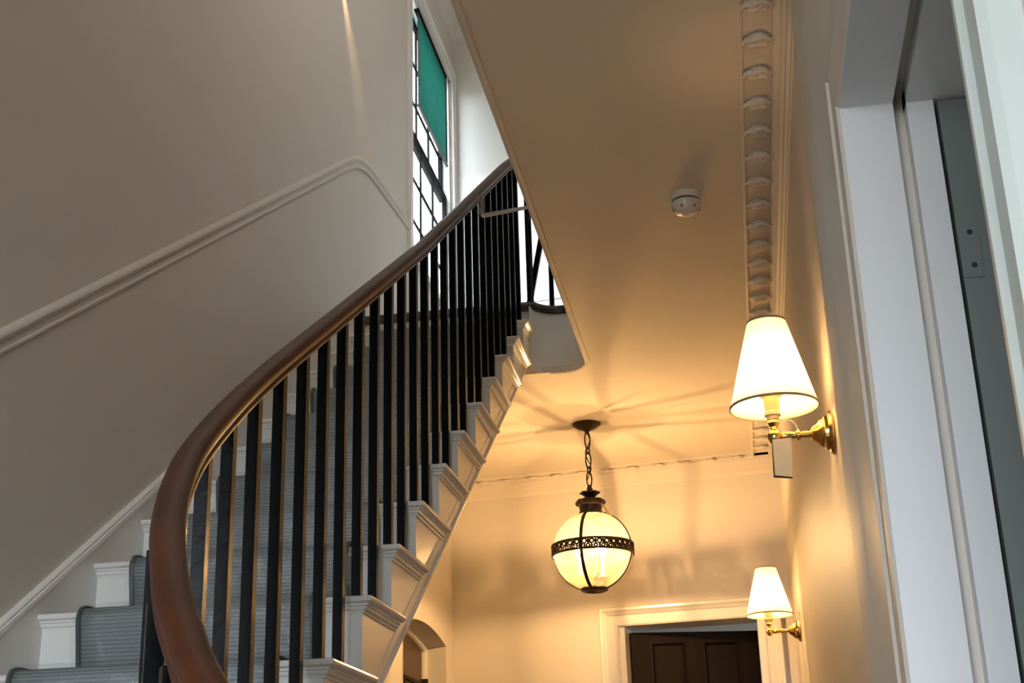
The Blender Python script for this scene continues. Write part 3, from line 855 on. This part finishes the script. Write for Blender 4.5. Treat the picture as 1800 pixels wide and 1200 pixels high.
while u < 1.72:
    x, y, _ = far(u, 0.068, HC); put_leaf(c3, x, y, -math.atan(SK), 0.85); u += 0.1475
b = MB()                        # plain cornice of the upper floor
CU = [(0.13,0),(0.12,-0.02),(0.10,-0.03),(0.05,-0.06),(0.03,-0.10),(0.02,-0.13),(0.0,-0.15),(0,0.01),(0.13,0.01)]
b.sweep([(XL, YB, TOP), (XL, 8.05, TOP), ufar(XR, 0, TOP), (XR, YB, TOP)], CU)
structure(b.obj('trim_4', 'plaster', angle=30))

# ------------------------------------------------------------------ smoke detector
det = empty('smoke_detector', (-0.075, 4.16, HC), 'small round white smoke detector on the hall ceiling', 'smoke detector')
cx, cy = -0.078, 4.19
b = MB(); b.lathe([(0,0),(0.052,0),(0.053,-0.010),(0.050,-0.020),(0.046,-0.022)], (cx, cy, HC), 32); b.obj('base', 'plastic', det)
b = MB(); b.lathe([(0.044,-0.022),(0.044,-0.027)], (cx, cy, HC), 32); b.obj('vent_gap', 'dark', det)
b = MB(); b.lathe([(0.046,-0.026),(0.049,-0.030),(0.048,-0.044),(0.040,-0.058),(0.030,-0.066),(0.012,-0.069),(0,-0.069)], (cx, cy, HC), 32); hd = b.obj('head', 'plastic', det)
for a in range(6):
    q = MB(); aa = a*PI/3+0.2; xx, yy = cx+0.042*cos(aa), cy+0.042*sin(aa)
    q.box((xx-0.0025, yy-0.0025, HC-0.056), (xx+0.0025, yy+0.0025, HC-0.046)); o = q.obj('slot', 'dark', None, smooth=False); o.parent = det; o.matrix_parent_inverse = Matrix.Translation(-Vector(det.location))

# ------------------------------------------------------------------ globe lantern
LX, LY = -0.708, 6.71
GZ, GR = 1.372, 0.192
lan = empty('globe_lantern', (LX, LY, HC), 'bronze banded glass globe lantern hanging on a chain from the hall ceiling', 'lantern')
b = MB(); b.lathe([(0,0),(0.070,0),(0.072,-0.006),(0.066,-0.012),(0.045,-0.026),(0.022,-0.034),(0.012,-0.040),(0.010,-0.052),(0,-0.054)], (LX, LY, HC), 32); b.obj('ceiling_rose', 'bronze', lan)
ch = MB()
def ringpts(c, rx, rz, yaw, n=16):
    return [(c[0]+rx*cos(2*PI*i/n)*cos(yaw), c[1]+rx*cos(2*PI*i/n)*sin(yaw), c[2]+rz*sin(2*PI*i/n)) for i in range(n)]
z = HC-0.045
for i, (rx, rz, yaw) in enumerate([(0.013,0.046,0.3),(0.017,0.017,1.2),(0.013,0.042,0.2),(0.017,0.017,1.3),(0.013,0.040,0.4),(0.017,0.017,1.1),(0.013,0.044,0.25)]):
    z -= rz-0.005
    q = MB(); q.tube(ringpts((LX, LY, z), rx, rz, yaw), 0.0036, 8, loop=True); q.obj('chain_link', 'bronze', lan)
    z -= rz-0.004
b = MB(); pp = []
for i in range(21):
    t = i/20; pp.append((LX+0.012*sin(t*13), LY-0.006+0.01*cos(t*9), HC-0.05-t*(HC-0.05-(GZ+0.30))))
b.tube(pp, 0.0026, 6); b.obj('flex', 'bronze', lan)
zt_ = GZ+GR
b = MB()                        # leaf crown
b.lathe([(0,0.125),(0.014,0.125),(0.018,0.112),(0.030,0.110),(0.044,0.106),(0.046,0.099),(0.034,0.094),(0.026,0.082),(0.022,0.070),(0.024,0.064),(0,0.064)], (LX, LY, zt_-0.004), 48, lob=(8, 0.14, (3,4,5,6)))
b.obj('crown', 'bronze', lan)
b = MB()                        # lobed drum over the globe
b.lathe([(0.024,0.070),(0.052,0.068),(0.068,0.062),(0.073,0.050),(0.068,0.038),(0.058,0.034),(0.054,0.010),(0.058,0.002),(0.060,-0.012),(0.052,-0.016)], (LX, LY, zt_-0.002), 48, lob=(10, 0.05, (1,2,3,4)))
b.obj('drum', 'bronze', lan)
b = MB()
for i in range(22):
    a = 2*PI*i/22; b.tube([(LX+0.0535*cos(a)+0.007*cos(t)*-sin(a), LY+0.0535*sin(a)+0.007*cos(t)*cos(a), zt_+0.019+0.007*sin(t)) for t in [2*PI*j/8 for j in range(8)]], 0.0018, 5, loop=True)
b.obj('drum_fret', 'bronze', lan)
b = MB(); prof = [(GR*cos(t), GR*sin(t)) for t in [math.radians(-73+ i*(143/26)) for i in range(27)]]
b.lathe(prof, (LX, LY, GZ), 48); b.obj('glass_globe', 'globe', lan, angle=180)
for q in range(4):
    az = math.radians(-100 + 90*q)
    pts = []
    for i in range(25):
        t = math.radians(-74 + i*(144/24)); pts.append((LX+(GR+0.003)*cos(t)*cos(az), LY+(GR+0.003)*cos(t)*sin(az), GZ+(GR+0.003)*sin(t)))
    s_ = MB(); w = Vector((-sin(az), cos(az), 0)); vs = []; fs = []
    for i, p in enumerate(pts):
        t = math.radians(-74 + i*(144/24)); nrm = Vector((cos(t)*cos(az), cos(t)*sin(az), sin(t))); p = Vector(p)
        vs += [p-w*0.008-nrm*0.001, p-w*0.008+nrm*0.003, p+nrm*0.0045, p+w*0.008+nrm*0.003, p+w*0.008-nrm*0.001]
    for i in range(24):
        for j in range(5): fs.append((i*5+j, i*5+(j+1) % 5, i*5+5+(j+1) % 5, i*5+5+j))
    s_.add(vs, fs); s_.obj('strap', 'bronze', lan)
# pierced band round the middle: two hoops and a fret of rings between them
BZ = GZ+0.002; BH = 0.024; BR = GR+0.006
bd = MB()
for zc in (BZ-BH, BZ+BH):
    bd.lathe([(BR-0.003,-0.005),(BR+0.004,-0.005),(BR+0.006,0),(BR+0.004,0.005),(BR-0.003,0.005),(BR-0.003,-0.005)], (LX, LY, zc), 64)
band = bd.obj('pierced_band', 'bronze', lan, angle=40)
ft = MB()
NB = 34
for i in range(NB):
    a = 2*PI*i/NB
    for dz, rr in ((0.0085, 0.0105), (-0.0125, 0.0080)):
        a2 = a + (PI/NB if dz < 0 else 0)
        ft.tube([((LX+BR*cos(a2+rr/BR*cos(t))), (LY+BR*sin(a2+rr/BR*cos(t))), BZ+dz+rr*sin(t)) for t in [2*PI*j/10 for j in range(10)]], 0.0052, 5, loop=True)
    # solid web between the holes
    a3 = a+PI/NB
    for zc, hh in ((0.016, 0.008),):
        cxa, cya = LX+BR*cos(a3), LY+BR*sin(a3)
        ft.tube([(cxa, cya, BZ-0.002), (cxa, cya, BZ+BH)], 0.0050, 5)
        cxa, cya = LX+BR*cos(a), LY+BR*sin(a)
        ft.tube([(cxa, cya, BZ-BH), (cxa, cya, BZ-0.006)], 0.0055, 5)
o = ft.obj('fret_rings', 'bronze', None); o.parent = band; o['kind'] = 'stuff'
b = MB(); b.lathe([(0.052,0.008),(0.062,0.006),(0.068,-0.002),(0.064,-0.012),(0.052,-0.016),(0.046,-0.012),(0.046,0.004),(0.052,0.008)], (LX, LY, GZ-GR*0.957), 40); b.obj('base_ring', 'bronze', lan)
# candle cluster inside
b = MB(); b.lathe([(0,-0.020),(0.012,-0.018),(0.020,-0.006),(0.020,0.006),(0.012,0.018),(0.004,0.022),(0.003,0.20),(0,0.20)], (LX, LY, GZ-0.125), 20); cl_ = b.obj('cluster_stem', 'brass', lan)
for q in range(3):
    az = math.radians(-90+28+120*q); ex, ey = LX+0.070*cos(az), LY+0.070*sin(az)
    a = MB(); a.tube([(LX+0.012*cos(az), LY+0.012*sin(az), GZ-0.125), (LX+0.04*cos(az), LY+0.04*sin(az), GZ-0.134), (ex, ey, GZ-0.120)], 0.004, 8); a.obj('candle_arm', 'brass', lan)
    a = MB(); a.lathe([(0,0),(0.017,0.002),(0.018,0.006),(0.011,0.008),(0.011,0.088),(0,0.088)], (ex, ey, GZ-0.122), 16); a.obj('candle_tube', 'candle', lan)
    a = MB(); a.lathe([(0,0),(0.007,0.0),(0.015,0.016),(0.016,0.028),(0.011,0.048),(0.004,0.064),(0,0.068)], (ex, ey, GZ-0.034), 12); cb = a.obj('candle_bulb', 'globe', lan)
    a = MB(); a.lathe([(0,0),(0.0034,0.004),(0.0042,0.014),(0.0034,0.024),(0,0.028)], (ex, ey, GZ-0.018), 10); o = a.obj('filament', 'bulb_lantern', None); o.parent = cb
# paper strip hanging from the drum
b = MB()
b.hexa([(LX+0.054, LY-0.04, zt_+0.03), (LX+0.068, LY-0.045, zt_+0.028), (LX+0.069, LY-0.043, zt_+0.028), (LX+0.055, LY-0.038, zt_+0.03),
        (LX+0.090, LY-0.06, zt_-0.035), (LX+0.106, LY-0.064, zt_-0.035), (LX+0.107, LY-0.062, zt_-0.035), (LX+0.091, LY-0.058, zt_-0.035)])
tag(b.obj('paper_strip', 'film_card', lan, smooth=False), 'buff paper strip')

# ------------------------------------------------------------------ wall lights
def make_sconce(y, label):
    zs = 0.934
    t = empty('wall_light', (XR, y, zs), label, 'wall light', 'brass wall lights')
    px = XR
    b = MB()
    b.lathe([(0,0.0),(0.052,0.0),(0.054,-0.006),(0.050,-0.012),(0.043,-0.014),(0.042,-0.022),(0.035,-0.026),(0.032,-0.034),(0.024,-0.040),(0.018,-0.050),(0.011,-0.056),(0,-0.058)], (px, y, zs), 32, 'x'); b.obj('backplate', 'brass', t)
    jx = 0.108
    b = MB(); b.tube([(px-0.05, y, zs), (jx+0.045, y, zs)], 0.0085, 14)
    b.lathe([(0.0085,-0.0),(0.013,0.003),(0.013,0.010),(0.0085,0.014)], (jx+0.05, y, zs), 16, 'x')
    b.lathe([(0.004,0.012),(0.010,0.018),(0.0115,0.028),(0.0085,0.044),(0.0085,0.05)], (jx, y, zs), 16, 'x'); b.obj('arm', 'brass', t)
    b = MB(); b.lathe([(0,-0.020),(0.006,-0.0195),(0.013,-0.014),(0.017,-0.004),(0.017,0.005),(0.013,0.013),(0.009,0.017),(0.008,0.024),(0.012,0.028),(0.015,0.034),(0.013,0.040),(0.009,0.042),(0,0.042)], (jx, y, zs), 24); b.obj('elbow', 'brass', t)
    b = MB(); b.lathe([(0,0.042),(0.014,0.042),(0.016,0.050),(0.020,0.053),(0.020,0.060),(0.017,0.064),(0.019,0.080),(0.021,0.098),(0.030,0.106),(0.031,0.110),(0,0.112)], (jx, y, zs), 24); b.obj('lampholder', 'holder', t)
    b = MB(); b.lathe([(0,0),(0.010,0.0),(0.012,0.010),(0.024,0.030),(0.027,0.045),(0.022,0.062),(0.010,0.072),(0,0.074)], (jx, y, zs+0.112), 16); b.obj('bulb', 'bulb_sconce', t)
    z0, z1, r0, r1 = zs+0.075, zs+0.298, 0.108, 0.048
    b = MB(); b.lathe([(r0,z0-zs),(r0*0.5+r1*0.5,(z0+z1)/2-zs),(r1,z1-zs)], (jx+0.006, y, zs), 48); sh = b.obj('shade', 'shade', t, angle=180)
    b = MB(); b.lathe([(r0-0.001,-0.002),(r0+0.0016,-0.002),(r0+0.0012,0.004),(r0-0.001,0.004),(r0-0.001,-0.002)], (jx+0.006, y, z0), 48)
    o = b.obj('bottom_trim', 'trim_shell', None); o.parent = sh
    b = MB(); b.lathe([(r1-0.001,-0.004),(r1+0.0016,-0.004),(r1+0.0012,0.002),(r1-0.001,0.002),(r1-0.001,-0.004)], (jx+0.006, y, z1), 48)
    o = b.obj('top_trim', 'trim_shell', None); o.parent = sh
    return t
s1 = make_sconce(3.331, 'larger nearer brass wall light with cream cone shade, paper tag hanging below')
b = MB()                        # loose flex loop on the nearer light
pts = []
for i in range(15):
    a = PI*(0.95-0.9*i/14); pts.append((0.142+0.022*cos(a), 3.325, 0.94+0.032*sin(a)))
b.tube(pts, 0.0014, 6); b.obj('flex_loop', 'wire', s1)
s2 = make_sconce(6.677, 'smaller farther brass wall light with cream cone shade beside the dark end door')
# swing tag on the nearer wall light: folded card, its dark fold and lower edge showing
tg = empty('swing_tag', (0.10, 3.30, 0.915), 'folded buff card tag hanging under the nearer wall light', 'tag')
b = MB()
tl, tr, bl_, br = Vector((0.1005,3.292,0.916)), Vector((0.146,3.292,0.918)), Vector((0.0985,3.285,0.826)), Vector((0.139,3.285,0.819))
e = Vector((0,0.0016,0)); b.hexa([bl_, br, br+e, bl_+e, tl, tr, tr+e, tl+e]); b.obj('front_card', 'film_card', tg, smooth=False)
b = MB(); w = Vector((-0.0036,0.004,-0.004)); w2 = Vector((-0.0016,0.004,0.0))
b.hexa([bl_+w, bl_, bl_+e, bl_+w+e, tl+w2, tl, tl+e, tl+w2+e]); 
w3 = Vector((0,0.002,-0.005)); w4 = Vector((0,0.002,-0.003))
b.hexa([bl_+w, br+w4, br+w4+e, bl_+w+e, bl_, br, br+e, bl_+e]); b.obj('fold', 'card_edge', tg, smooth=False)
b = MB(); b.tube([(0.108,3.331,0.914), (0.112,3.31,0.925), (0.118,3.294,0.913)], 0.0008, 5); b.obj('tag_string', 'wire', tg)
